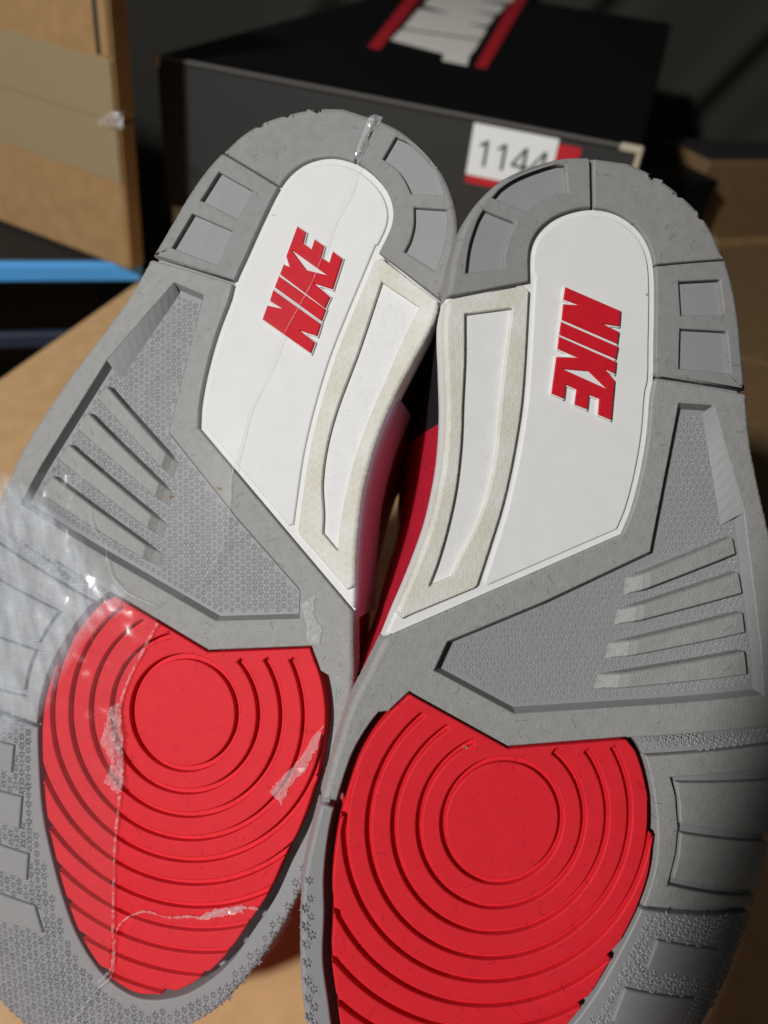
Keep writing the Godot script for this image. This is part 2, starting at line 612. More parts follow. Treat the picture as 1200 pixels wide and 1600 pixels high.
var fan_recess := [-3.12, 2.33, 0, -3.9, -0.49, 0, -4.36, -5.36, 0, 2.59, -5.27, 0, 4.59, -4.06, 0, 4.24, -3.39, 0, 1.77, -2.56, 0, -1.18, -1.41, 0, -2.15, 2.4, 0]
var fan_chamfer_floor := [-2.97, 2.14, 0, -3.37, -0.81, 0]
var bar0 := [-0.6, -2.07, 0, -3.5, -1.13, 0, -3.58, -1.58, 0, -0.53, -2.51, 0]
var bar1 := [-0.34, -2.87, 0, -3.63, -2.06, 0, -3.72, -2.62, 0, -0.22, -3.27, 0]
var bar2 := [-0.06, -3.72, 0, -3.71, -3.12, 0, -3.76, -3.66, 0, 0.05, -4.12, 0]
var bar3 := [0.26, -4.51, 0, -3.73, -4.15, 0, -3.81, -4.78, 0, 0.39, -4.87, 0]
var pod_edge := [-0.29, -6.14, 0, 2.82, -6.12, 0, 5.24, -4.6, 0, 5.94, -5.21, 1, 6.44, -5.89, 1, 6.74, -6.58, 1, 7.08, -7.63, 1, 7.27, -8.78, 1, 7.3, -9.74, 1, 7.37, -10.77, 1, 7.29, -11.72, 1, 7.14, -12.95, 1, 6.81, -13.9, 1, 6.35, -14.63, 1, 5.6, -15.24, 1, 4.9, -15.37, 1, 4.18, -15.24, 1, 3.28, -14.77, 1, 2.49, -14.11, 1, 1.78, -13.4, 1, 0.94, -12.46, 1, 0.19, -11.36, 1, -0.41, -10.38, 1, -0.78, -9.47, 1, -0.89, -8.5, 1, -0.79, -7.46, 1, -0.54, -6.5, 1]
var panel_recess := [-1.51, -7.25, 0, -6.3, -7.6, 0, -6.54, -11.13, 0, -6.11, -11.9, 0, -1.34, -10.01, 0, -1.6, -9.24, 0, -1.71, -8.57, 0, -1.66, -7.75, 0]
var panel_upper := [-1.67, -7.4, 0, -6.32, -8.08, 0, -6.42, -9.89, 0, -1.78, -8.5, 0, -1.78, -7.98, 0]
var panel_lower := [-1.77, -8.74, 0, -6.42, -10.13, 0, -6.37, -11.14, 0, -6.05, -11.64, 0, -1.49, -9.88, 0, -1.69, -9.31, 0]
var toe_bar_a := [-3.08, -12.26, 0, -0.97, -11.37, 0, -0.65, -12.08, 0, -2.78, -13.05, 0]
var toe_bar_b := [-2.29, -13.44, 0, -0.02, -12.46, 0, 0.34, -13.31, 0, -1.79, -14.22, 0]
var toe_bar_c := [-1.14, -14.56, 0, 0.92, -13.77, 0, 1.21, -14.47, 0, -0.54, -15.16, 0]
var toe_bar_d := [-0.06, -15.68, 0, 1.76, -14.97, 0, 2.33, -15.51, 0, 0.63, -16.3, 0]
var letter_right_n := [0.82, 5.41, 0, -0.64, 4.8, 0, -0.59, 4.41, 0, -0.15, 4.47, 0, -0.57, 4.26, 0, -0.51, 3.96, 0, 0.95, 4.58, 0, 0.89, 4.97, 0, 0.48, 4.95, 0, 0.88, 5.1, 0]
var letter_right_i := [0.97, 4.52, 0, -0.53, 3.88, 0, -0.45, 3.57, 0, 1.03, 4.2, 0]
var letter_right_ke := [1.04, 4.15, 0, -0.46, 3.49, 0, -0.42, 3.19, 0, -0.15, 3.32, 0, -0.4, 3.01, 0, -0.26, 2.01, 0, 0.08, 2.15, 0, 0.03, 2.55, 0, 0.31, 2.66, 0, 0.37, 2.29, 0, 0.7, 2.42, 0, 0.63, 2.8, 0, 0.92, 2.93, 0, 0.98, 2.57, 0, 1.3, 2.71, 0, 1.13, 3.63, 0, 0.56, 3.61, 0, 1.09, 3.84, 0]
var letter_right_hole := [0.97, 3.32, 0, 0.29, 3.26, 0, -0.18, 2.8, 0]
var letter_left_n := [-0.26, 2.55, 0, 1.42, 2.33, 0, 1.38, 2.64, 0, 0.84, 2.74, 0, 1.35, 2.82, 0, 1.29, 3.15, 0, -0.38, 3.39, 0, -0.32, 3.09, 0, 0.11, 3.05, 0, -0.32, 2.94, 0]
var letter_left_i := [-0.38, 3.48, 0, -0.42, 3.8, 0, 1.22, 3.56, 0, 1.26, 3.23, 0]
var letter_left_ke := [-0.42, 3.86, 0, -0.46, 4.14, 0, -0.27, 4.15, 0, -0.5, 4.37, 0, -0.62, 5.23, 0, -0.32, 5.19, 0, -0.24, 4.89, 0, 0.05, 4.84, 0, -0, 5.12, 0, 0.32, 5.07, 0, 0.41, 4.76, 0, 0.68, 4.73, 0, 0.62, 5.04, 0, 0.96, 4.98, 0, 1.12, 4.13, 0, 0.58, 4.05, 0, 1.16, 3.91, 0, 1.18, 3.58, 0]
var letter_left_hole := [-0.44, 4.59, 0, 0.21, 4.28, 0, 0.79, 4.4, 0]
var film_left := [-6.78, -6.02, 0, -4.12, -4.24, 0, -2.57, -3.58, 0, -2.17, -4.31, 0, -1.67, -4.83, 0, -1.21, -4.98, 0, -0.6, -5.66, 0, 0.37, -5.82, 0, 0.97, -5.74, 0, 1.21, -6.15, 0, 1.22, -7.04, 0, 1.25, -7.93, 0, 1.42, -8.73, 0, 2.1, -9.74, 0, 2.58, -10.76, 0, 3.13, -12.04, 0, 4.11, -14, 0, 4.57, -14.97, 0, 4.45, -15.6, 0, 4.3, -16.96, 0, 2.67, -18.6, 0, 0.23, -18.32, 0]
var film_glare := [-8.76, -6.54, 1, -5.5, -4.76, 1, -3.07, -4.76, 1, -1.02, -5.49, 1, 0.25, -5.99, 1, -0.31, -7.52, 1, -0.46, -9.04, 1, -0.52, -10.31, 1, -1.18, -11.37, 1, -4.66, -13.75, 1]
var film_toe := [4.38, -13.35, 0, 5.31, -12.83, 0, 6.32, -12.09, 0, 6.98, -11.41, 0, 8.23, -10.86, 0, 8.2, -11.83, 0, 7.84, -13.39, 0, 7.56, -15.62, 0, 5.06, -17.54, 0, 4.7, -15.98, 0, 4.57, -14.76, 0]
var film_heel := [-0.09, 8.74, 0, 0.02, 7.69, 0, 0.15, 7.32, 0, 0.3, 6.57, 0, 0.27, 6.3, 0, 0.28, 5.69, 0, 0.41, 5.01, 0, 0.53, 4.06, 0, 0.52, 2.3, 0, 0.62, 1.57, 0, 0.65, 0.21, 0, 0.92, -0.84, 0, 1.1, -1.63, 0, 1.45, -2.34, 0, 1.81, -3.53, 0, 1.68, -4.99, 0, 0.94, -5.77, 0, -0.25, -5.77, 0, -1.25, -5, 0, -2.21, -4.3, 0, -2.31, -3.33, 0, -2.72, 1.32, 0, -2.96, 3.21, 0, -3.27, 5.28, 0, -2.99, 7.08, 0, -1.84, 8.05, 0]
var edge_pod := [1.22, -6.1, 1, 1.22, -7.04, 1, 1.25, -7.93, 1, 1.42, -8.73, 1, 2.1, -9.74, 1, 2.58, -10.76, 1, 3.13, -12.04, 1, 4.11, -14, 1, 4.57, -14.97, 1, 4.45, -15.6, 1]
var edge_heel := [-0.09, 8.74, 1, 0.02, 7.69, 1, 0.15, 7.32, 1, 0.3, 6.57, 1, 0.27, 6.3, 1, 0.28, 5.69, 1, 0.41, 5.01, 1, 0.53, 4.06, 1, 0.52, 2.3, 1, 0.62, 1.57, 1, 0.65, 0.21, 1, 0.92, -0.84, 1, 1.1, -1.63, 1, 1.45, -2.34, 1, 1.81, -3.53, 1, 1.68, -4.99, 1]
var edge_arc := [-2.17, -4.31, 1, -1.92, -4.66, 1, -1.67, -4.83, 1, -1.21, -4.98, 1, -0.95, -5.35, 1, -0.6, -5.66, 1, -0.11, -5.83, 1, 0.37, -5.82, 1, 0.92, -5.73, 1]
var edge_toe := [4.43, -13.36, 1, 4.71, -13.05, 1, 5.31, -12.83, 1, 5.89, -12.42, 1, 6.13, -12.3, 1, 6.5, -11.85, 1, 6.98, -11.41, 1, 7.36, -11.2, 1]
var edge_foot := [4.4, -13.34, 1, 4.23, -13.92, 1, 4.54, -14.78, 1, 4.68, -15.22, 1, 4.48, -15.88, 1, 4.31, -17, 1, 4.31, -17.47, 1]
var crumple_pod := [1.14, -8.8, 0, 1.34, -8.54, 0, 1.88, -9.27, 0, 2.19, -9.89, 0, 2.55, -10.37, 0, 2.55, -10.67, 0, 2.04, -10.62, 0, 1.93, -10.04, 0, 1.37, -9.67, 0]
var crumple_side := [6.1, -8.45, 0, 6.35, -8.44, 0, 6.57, -8.54, 0, 6.53, -7.93, 0, 6.7, -7.35, 0, 6.67, -6.69, 0, 6.55, -6.18, 0, 6.45, -6.53, 0, 6.4, -7.34, 0, 6.23, -7.93, 0]
var crumple_top := [-0.23, 8.75, 0, 0.16, 8.84, 0, 0.03, 8.35, 0, 0.11, 7.71, 0, 0.13, 7.37, 0, -0.07, 7.63, 0, -0.19, 8.25, 0]
var crumple_mid := [4.48, -3.71, 0, 4.69, -3.3, 0, 4.9, -3.76, 0, 5.32, -4.01, 0, 5.39, -4.42, 0, 5.13, -4.45, 0, 4.87, -4.07, 0]
var crumple_low := [6.08, -12.33, 0, 6.2, -12.05, 0, 6.91, -11.37, 0, 7.06, -11.5, 0, 6.49, -12.02, 0, 6.21, -12.33, 0]
var lid_red := [[10.34, 17.45, 11.51, 17.29, 4.87, 53.01, -2.46, 92.11, -3.87, 88.57, 3.64, 50.8], [19.98, 17.24, 20.96, 17.31, 15.09, 71.38, 9.56, 122.3, 7.57, 117.3, 13.6, 68.7]]
var lid_white := [[10.76, 22.79, 9.76, 29.35, 17.47, 30.69, 18.18, 25.2, 18.5, 21.46, 19.32, 17.19, 17.05, 17.45, 16.42, 20.54], [9.55, 30.68, 7.03, 45.41, 10.51, 45.23, 10.26, 46.25, 6.51, 49.18, 2.05, 74.82, 13.51, 76.77, 14, 65.61, 9.77, 61.81, 14.13, 61.35, 14.94, 52.26, 11.16, 51.46, 15.09, 49.59, 15.98, 41.71, 13.45, 40.47, 16.36, 39.27, 17.32, 31.97]]

# ---------------------------------------------------------------- the shoes
func make_outline() -> void:
	var base := curve(medial_edge, false, 0.12)
	var lat := curve(lateral_edge, false, 0.12)
	for i in range(lat.size() - 1, 0, -1):
		base.append(lat[i - 1] if i == lat.size() else lat[i])
	base.append(lat[0])
	base = ccw(base)
	outline_coarse = resample(base, 0.3)
	# the moulded edge: small scallops round the toe, a rough edge along the arch
	var fine := resample(base, 0.055)
	var nn := normals_of(fine)
	outline = PackedVector2Array()
	var run := 0.0
	for i in fine.size():
		run += fine[i].distance_to(fine[(i - 1 + fine.size()) % fine.size()])
		var q := fine[i]
		var amp := 0.0
		var wave := 0.0
		if q.y < -9.0:
			amp = 0.035 * clampf((-9.0 - q.y) / 2.0, 0, 1)
			wave = absf(sin(run * PI / 0.21)) - 0.6
		elif q.y < 5.0:
			amp = 0.009
			wave = rng.randf_range(-1, 1)
		outline.append(q + nn[i][0] * amp * wave)
	# three small nicks at the back of the heel
	for k in [[Vector2(-1.78, 8.36), Vector2(-0.55, -0.83)], [Vector2(-2.52, 7.9), Vector2(-0.1, -1.0)], [Vector2(-3.12, 7.33), Vector2(0.25, -0.97)]]:
		var c: Vector2 = k[0]
		var out := Vector2(c.x, c.y - 4.5).normalized()
		var side := out.orthogonal()
		var notch := PackedVector2Array([c + out * 0.3 + side * 0.10, c - out * 0.14 + side * 0.05, c - out * 0.10 - side * 0.03, c + out * 0.3 - side * 0.05])
		outline = cut([outline], notch)[0]
	outline = ccw(outline)

func arc_band(c: Vector2, r: float, half: float, a0: float, a1: float) -> PackedVector2Array:
	var p := PackedVector2Array()
	var n := maxi(12, int(absf(a1 - a0) * r / 0.09))
	for i in n + 1:
		var a := lerpf(a0, a1, float(i) / n)
		p.append(c + Vector2(cos(a), sin(a)) * (r + half))
	for i in n + 1:
		var a := lerpf(a1, a0, float(i) / n)
		p.append(c + Vector2(cos(a), sin(a)) * (r - half))
	return p

func make_shoe(xf: Transform3D, right: bool) -> Node3D:
	mirror = -1.0 if right else 1.0
	var label := "right basketball shoe with bare dusty grey, white and red sole" if right else "left basketball shoe with torn clear tape across its grey, white and red sole"
	var shoe := thing("sneaker", label, "shoe", xf, "pair of shoes held soles forward")
	var far := 14.0
	# knives that divide the moulded sole
	var w := curve(shank_edge, false, 0.1)
	var mc: Vector2 = w[0]
	var tip: Vector2 = w[w.size() - 1]
	var white_region := w.duplicate()
	white_region.append(tip + Vector2(3.2, -1.2))
	white_region.append(Vector2(far, tip.y))
	white_region.append(Vector2(far, 4.3))
	white_region.append(Vector2(3.95, 5.09))
	var white := keep([outline], ccw(white_region))
	white.sort_custom(func(a, b): return absf(area(a)) > absf(area(b)))
	var pod := curve(pod_edge, true, 0.1)
	# floor under everything
	plate("outsole_base", shoe, [grow(outline, -0.08)], -0.75, -0.95, 0.02, M.grey_clean, 0.13)
	plate("outsole_floor", shoe, [grow(outline, -0.07), grow(pod, 0.3)], -0.34, -0.8, 0.02, M.grey_clean, 0.13)
	# grey pads
	var polys := [outline]
	polys = cut(polys, grow(ccw(white_region), 0.05))
	polys = cut(polys, strip(Vector2(-0.06, 9.6), Vector2(0.0, 7.0), 0.10))
	polys = cut(polys, strip(Vector2(-6.0, 6.42), Vector2(-0.8, 5.91), 0.05))
	polys = cut(polys, strip(Vector2(-6.0, 2.39), Vector2(-0.6, 3.24), 0.11))
	polys = cut(polys, strip(Vector2(9.0, -6.72), Vector2(5.6, -7.45), 0.15))
	polys = cut(polys, PackedVector2Array([Vector2(1.0, -6.10), Vector2(-0.35, -6.11), Vector2(-4.48, -6.26), Vector2(-7, -6.42), Vector2(-7, -6.98), Vector2(-4.48, -6.80), Vector2(-0.75, -6.62), Vector2(1.0, -6.62)]))
	polys = cut(polys, strip(Vector2(1.2, -9.93), Vector2(-6.0, -12.18), 0.10))
	var toe_line := PackedVector2Array()
	var gap := grow(pod, 0.05)
	# a wider channel beside the pod than above it
	var wide := grow(pod, 0.21)
	var below := keep([wide], PackedVector2Array([Vector2(-9, -6.35), Vector2(0.0, -6.35), Vector2(3, -8), Vector2(5.6, -5.0), Vector2(9, -4.9), Vector2(9, -20), Vector2(-9, -20)]))
	polys = cut(polys, gap)
	for b in below:
		polys = cut(polys, b)
	var fan := curve(fan_recess, true, 0.1)
	for p in polys:
		var c := middle(p)
		if area(p) < 0 or absf(area(p)) < 0.3:
			continue
		if c.y > 2.6:
			if c.x > 0.6:
				var pad := plate("heel_pad", shoe, [p, curve(curved_cell), curve(curved_cell_low)], 0.0, -0.8, 0.05, M.grey_heel, 0.1, 0.16)
				for d in [curved_cell, curved_cell_low]:
					plate("recessed_panel", pad, [grow(curve(d), 0.02)], -0.15, -0.5, 0.01, M.grey_clean, 0.12)
			elif c.y > 6.5:
				plate("heel_pad", shoe, [p], -0.03, -0.8, 0.05, M.grey_heel, 0.1, 0.2)
			else:
				var pad2 := plate("heel_pad", shoe, [p, curve(heel_cell), curve(heel_cell_low)], 0.0, -0.8, 0.04, M.grey_heel, 0.1, 0.16)
				for d in [heel_cell, heel_cell_low]:
					plate("recessed_panel", pad2, [grow(curve(d), 0.02)], -0.17, -0.5, 0.01, M.grey_clean, 0.12)
		elif c.y > -5.5:
			plate("midfoot_pad", shoe, [p, fan], 0.0, -0.8, 0.05, M.grey, 0.11, 0.15, 0.0)
		elif c.x < -0.5 and c.y > -11.2:
			var rec := curve(panel_recess, true, 0.1)
			for piece in cut([p], rec):
				if area(piece) > 0.2:
					plate("forefoot_pad", shoe, [piece], 0.0, -0.8, 0.05, M.grey, 0.1, 0.12)
			plate("recess_floor", shoe, [keep([grow(outline, -0.03)], grow(rec, 0.02))[0]], -0.22, -0.5, 0.01, M.grey_clean, 0.12)
			for d in [panel_upper, panel_lower]:
				plate("raised_panel", shoe, [keep([outline], curve(d, true, 0.1))[0]], 0.0, -0.5, 0.05, M.grey, 0.1)
		else:
			plate("toe_pad", shoe, [p], -0.05, -0.8, 0.06, M.grey_clean, 0.11, 0.1)
			var rim_in := wide
			var holes := [grow(wide, 0.30)]
			for d in [toe_bar_a, toe_bar_b, toe_bar_c, toe_bar_d]:
				var bar := curve(d, true, 0.1)
				holes.append(grow(bar, 0.05))
				plate("toe_bar", shoe, [bar], 0.05, -0.1, 0.07, M.grey_clean, 0.1, 0.0, 0.03)
			var flat := PackedVector2Array([Vector2(6.0, -7.0), Vector2(7.75, -7.0), Vector2(7.82, -10.2), Vector2(7.72, -12.2), Vector2(7.0, -13.6), Vector2(6.0, -14)])
			holes.append(flat)
			studs("star_studs", shoe, p, holes, 0.25, star_mesh(6, 0.146, 0.036, 0.068), -0.053, M.stud, 0.03)
	# rim that frames the pod
	# star-textured strip across the forefoot
	var band := keep([outline], PackedVector2Array([Vector2(1.0, -6.13), Vector2(-0.35, -6.14), Vector2(-4.48, -6.29), Vector2(-7, -6.45), Vector2(-7, -6.95), Vector2(-4.48, -6.77), Vector2(-0.75, -6.59), Vector2(1.0, -6.59)]))
	band = cut(band, wide)
	for b in band:
		if area(b) > 0.5:
			plate("star_strip", shoe, [b], -0.16, -0.5, 0.01, M.grey_clean, 0.15)
			studs("star_studs", shoe, b, [], 0.22, star_mesh(6, 0.124, 0.028, 0.035), -0.162, M.stud, 0.03)
	# fan recess: floor of stars and four wedge ridges
	plate("fan_floor", shoe, [grow(fan, 0.03)], -0.30, -0.5, 0.005, M.grey_clean, 0.12)
	var ridge_shapes := []
	for d in [bar0, bar1, bar2, bar3]:
		ridge_shapes.append(grow(curve(d), 0.02))
		part("fan_ridge", wedge_mesh(d), M.grey, shoe)
	var avoid := ridge_shapes.duplicate()
	var cham := PackedVector2Array([Vector2(fan_recess[0], fan_recess[1]), Vector2(fan_recess[3], fan_recess[4]), Vector2(fan_chamfer_floor[3], fan_chamfer_floor[4]), Vector2(fan_chamfer_floor[0], fan_chamfer_floor[1])])
	avoid.append(cham)
	studs("star_studs", shoe, fan, avoid, 0.19, star_mesh(6, 0.110, 0.027, 0.026), -0.301, M.stud, 0.17)
	bevel_walls(shoe, fan)
	chamfer(shoe)
	# white shank and its cream rail
	var rail := curve(rail_line, false, 0.1)
	var rail_region := rail.duplicate()
	rail_region.append(tip + Vector2(3.2, -1.2))
	rail_region.append(Vector2(far, tip.y))
	rail_region.append(Vector2(far, 4.3))
	rail_region.append(Vector2(3.95, 5.09))
	var rails := keep(white, ccw(rail_region))
	rails.sort_custom(func(a, b): return absf(area(a)) > absf(area(b)))
	var smooth := cut(white, grow(ccw(rail_region), 0.035))
	smooth.sort_custom(func(a, b): return absf(area(a)) > absf(area(b)))
	plate("shank_rim", shoe, [keep([grow(outline, -0.02)], grow(ccw(white_region), 0.07))[0]], -0.17, -0.8, 0.02, M.white, 0.1, 0.1)
	var shank := plate("shank_plate", shoe, [rounded(grow(smooth[0], -0.08), 0.08)], -0.10, -0.3, 0.06, M.white, 0.1)
	var recess := curve(rail_recess, true, 0.1)
	plate("shank_rail", shoe, [rounded(rails[0], 0.12), recess], -0.03, -0.3, 0.05, M.cream, 0.1, 0.14)
	plate("rail_cell", shoe, [grow(recess, 0.02)], -0.20, -0.35, 0.01, M.white_cell, 0.15)
	studs("star_studs", shoe, recess, [], 0.2, star_mesh(6, 0.112, 0.026, 0.045), -0.201, M.white_cell, 0.06)
	# moulded lettering on the shank
	var sets := [[letter_right_n], [letter_right_i], [letter_right_ke, letter_right_hole]] if right else [[letter_left_n], [letter_left_i], [letter_left_ke, letter_left_hole]]
	for s in sets:
		var loops := []
		for d in s:
			loops.append(curve(d))
		plate("letter_base", shank, [grow(loops[0], 0.035)], -0.03, -0.12, 0.03, M.white, 0.06)
		plate("letter", shank, loops, 0.025, -0.12, 0.03, M.letter, 0.06)
	# red pod: a disc and concentric ridges parted by grooves
	plate("pod_base", shoe, [grow(pod, -0.03)], -0.14, -0.8, 0.02, M.red, 0.15)
	var c := Vector2(3.04, -7.87)
	var pieces := [pod]
	var ring_hole := arc_band(c, 1.51, 0.055, 0, TAU)
	var disc := PackedVector2Array()
	var hole := PackedVector2Array()
	for i in 110:
		var a := TAU * i / 110
		disc.append(c + Vector2(cos(a), sin(a)) * 1.44)
		hole.append(c + Vector2(cos(a), sin(a)) * 1.585)
	var slots := [hole]
	var starts := [131.0, 145.5, 152.0]
	var ends := [72.0, 62.0, 55.5]
	for k in 3:
		slots.append(arc_band(c, 2.11 + 0.62 * k, 0.07, deg_to_rad(starts[k]), deg_to_rad(ends[k] + 360.0)))
	for k in range(3, 10):
		var r := 2.11 + 0.605 * k
		pieces = cut(pieces, arc_band(c, r, 0.07, deg_to_rad(178.0), deg_to_rad(382.0)))
	for p in pieces:
		if Geometry2D.is_point_in_polygon(c, p):
			var loops := [p]
			loops.append_array(slots)
			plate("pod_ridges", shoe, loops, 0.05, -0.2, 0.045, M.red, 0.08)
		elif area(p) > 0.05:
			plate("pod_ridge", shoe, [p], 0.05, -0.2, 0.045, M.red, 0.08)
	plate("pod_disc", shoe, [disc], 0.05, -0.2, 0.045, M.red, 0.08)
	sides(shoe)
	var crumbs := [Vector2(-0.35, -3.0), Vector2(0.9, -2.1)] if not right else [Vector2(-0.9, -3.9), Vector2(3.9, -6.0)]
	for q in crumbs:
		var m := crumple_mesh(PackedVector2Array([q + Vector2(-0.09, -0.02), q + Vector2(0.0, -0.04), q + Vector2(0.1, 0.03), q + Vector2(-0.02, 0.04)]), 0.01 if q.x > 0.5 else -0.28, 0.06, 0.05)
		part("crumb", m, M.card_edge, shoe)
	if not right:
		tape(shoe)
	mirror = 1.0
	return shoe

func wedge_mesh(d: Array) -> ArrayMesh:
	# a ridge: inner end ramps down to the floor, outer end stops square
	var p := []
	for i in 4:
		p.append(Vector2(d[i * 3], d[i * 3 + 1]))
	var st := SurfaceTool.new()
	st.begin(Mesh.PRIMITIVE_TRIANGLES)
	st.set_smooth_group(-1)
	var n := 16
	for i in n:
		var t0 := float(i) / n
		var t1 := float(i + 1) / n
		var rows := []
		for t in [t0, t1]:
			var a: Vector2 = p[0].lerp(p[1], t)
			var b: Vector2 = p[3].lerp(p[2], t)
			var side: Vector2 = (a - b).normalized()
			var top := -0.295 + 0.29 * smoothstep(0.0, 0.16, t)
			var bv := 0.04 if top > -0.2 else 0.0
			rows.append([at(a.x + side.x * 0.03, a.y + side.y * 0.03, -0.35), at(a.x, a.y, top - bv), at(a.x - side.x * bv, a.y - side.y * bv, top), at(b.x + side.x * bv, b.y + side.y * bv, top), at(b.x, b.y, top - bv), at(b.x - side.x * 0.03, b.y - side.y * 0.03, -0.35), a, b])
		for k in 5:
			quad(st, rows[0][k], rows[1][k], rows[1][k + 1], rows[0][k + 1], Vector2(t0 * 3, k * 0.15))
	var a2: Vector2 = p[1]
	var b2: Vector2 = p[2]
	quad(st, at(a2.x, a2.y, -0.35), at(b2.x, b2.y, -0.35), at(b2.x, b2.y, -0.055), at(a2.x, a2.y, -0.055), Vector2.ZERO)
	quad(st, at(a2.x, a2.y, -0.055), at(b2.x, b2.y, -0.055), at(b2.x, b2.y + 0.04, -0.015), at(a2.x, a2.y - 0.04, -0.015), Vector2.ZERO)
	st.generate_normals()
	return st.commit()

func quad(st: SurfaceTool, a: Vector3, b: Vector3, c: Vector3, d: Vector3, uv := Vector2.ZERO, turn := false) -> void:
	# faces the side from which a, b, c, d run clockwise for the unmirrored shoe
	var l := [a, b, c, a, c, d] if (mirror > 0) != turn else [a, c, b, a, d, c]
	var us := [Vector2(0, 0), Vector2(0.2, 0), Vector2(0.2, 0.2), Vector2(0, 0), Vector2(0.2, 0.2), Vector2(0, 0.2)] if (mirror > 0) != turn else [Vector2(0, 0), Vector2(0.2, 0.2), Vector2(0.2, 0), Vector2(0, 0), Vector2(0, 0.2), Vector2(0.2, 0.2)]
	for i in 6:
		st.set_uv(uv + us[i])
		st.set_uv2((uv + us[i]) * 0.05)
		st.add_vertex(l[i])

func bevel_walls(shoe: Node3D, fan: PackedVector2Array) -> void:
	# the sloping wall between the pad and the recessed floor
	var st := SurfaceTool.new()
	st.begin(Mesh.PRIMITIVE_TRIANGLES)
	st.set_smooth_group(-1)
	var l := ccw(resample(fan, 0.2))
	var nn := normals_of(l)
	for i in l.size():
		var j := (i + 1) % l.size()
		var a := l[i]
		var b := l[j]
		var ai: Vector2 = a - nn[i][0] * nn[i][1] * 0.10
		var bi: Vector2 = b - nn[j][0] * nn[j][1] * 0.10
		quad(st, at(a.x, a.y, -0.03), at(ai.x, ai.y, -0.305), at(bi.x, bi.y, -0.305), at(b.x, b.y, -0.03), Vector2(i * 0.2, 0), true)
	st.generate_normals()
	part("recess_wall", st.commit(), M.grey_clean, shoe)

func chamfer(shoe: Node3D) -> void:
	var a := Vector2(fan_recess[0], fan_recess[1])
	var b := Vector2(fan_recess[3], fan_recess[4])
	var af := Vector2(fan_chamfer_floor[0], fan_chamfer_floor[1])
	var bf := Vector2(fan_chamfer_floor[3], fan_chamfer_floor[4])
	var st := SurfaceTool.new()
	st.begin(Mesh.PRIMITIVE_TRIANGLES)
	st.set_smooth_group(-1)
	var n := 10
	for i in n:
		var t0 := float(i) / n
		var t1 := float(i + 1) / n
		var p := a.lerp(b, t0)
		var q := a.lerp(b, t1)
		var pf := af.lerp(bf, t0)
		var qf := af.lerp(bf, t1)
		quad(st, at(p.x, p.y, -0.012), at(q.x, q.y, -0.012), at(qf.x, qf.y, -0.302), at(pf.x, pf.y, -0.302), Vector2(t0, 0))
	quad(st, at(b.x, b.y, -0.012), at(b.x, b.y, -0.36), at(bf.x, bf.y, -0.36), at(bf.x, bf.y, -0.302))
	st.generate_normals()
	part("recess_chamfer", st.commit(), M.grey_clean, shoe)

func sides(shoe: Node3D) -> void:
	# midsole and upper behind the sole, as rings of the outline drawn in towards the foot's axis
	var ring := resample(outline_coarse, 0.5)
	var n := ring.size()
	var levels := [[-0.72, 0.03], [-0.8, 0.022], [-1.1, 0.022], [-1.4, 0.05], [-1.42, 0.065], [-2.6, 0.075], [-4.2, 0.12], [-5.6, 0.2], [-6.8, 0.34], [-7.4, 0.62], [-7.6, 0.98]]
	var groups := {"midsole": [0, 4], "upper": [4, 10]}
	var pos := []
	for lv in levels:
		var row := []
		for q in ring:
			var t := clampf((8.0 - q.y) / 26.0, 0, 1)
			var axis := Vector2(lerpf(0.0, 4.6, pow(t, 0.8)), clampf(q.y, -15.5, 5.2))
			var high := lerpf(1.0, 0.5, smoothstep(-6.0, -16.0, q.y)) + 1.1 * smoothstep(-5.0, 3.0, q.y)
			var h: float = -1.42 + (lv[0] + 1.42) * high if lv[0] < -1.42 else lv[0]
			var p: Vector2 = q.lerp(axis, lv[1] + (0.16 * smoothstep(-5.0, -11.0, q.y) if lv[0] < -0.78 and lv[1] < 0.5 else 0.0))
			row.append(Vector3(p.x, p.y, h))
		pos.append(row)
	var make := func(called: String, r0: int, r1: int, pick: Callable, m: Material, close: bool):
		var st := SurfaceTool.new()
		st.begin(Mesh.PRIMITIVE_TRIANGLES)
		st.set_smooth_group(0)
		for r in range(r0, r1):
			for i in n:
				if not (pick as Callable).call(ring[i]):
					continue
				var j := (i + 1) % n
				var a: Vector3 = pos[r][i]
				var b: Vector3 = pos[r][j]
				var c: Vector3 = pos[r + 1][j]
				var d: Vector3 = pos[r + 1][i]
				quad(st, at(a.x, a.y, a.z), at(b.x, b.y, b.z), at(c.x, c.y, c.z), at(d.x, d.y, d.z), Vector2(i * 0.5, r), true)
		st.index()
		st.generate_normals()
		part(called, st.commit(), m, shoe)
	make.call("midsole", 0, 4, func(_q): return true, M.midsole, false)
	make.call("upper", 4, 10, func(q): return q.y < 2.1, M.upper_red, true)
	make.call("heel_counter", 4, 6, func(q): return q.y >= 2.1, M.upper_black, true)
	make.call("collar", 6, 10, func(q): return q.y >= 2.1, M.collar, true)

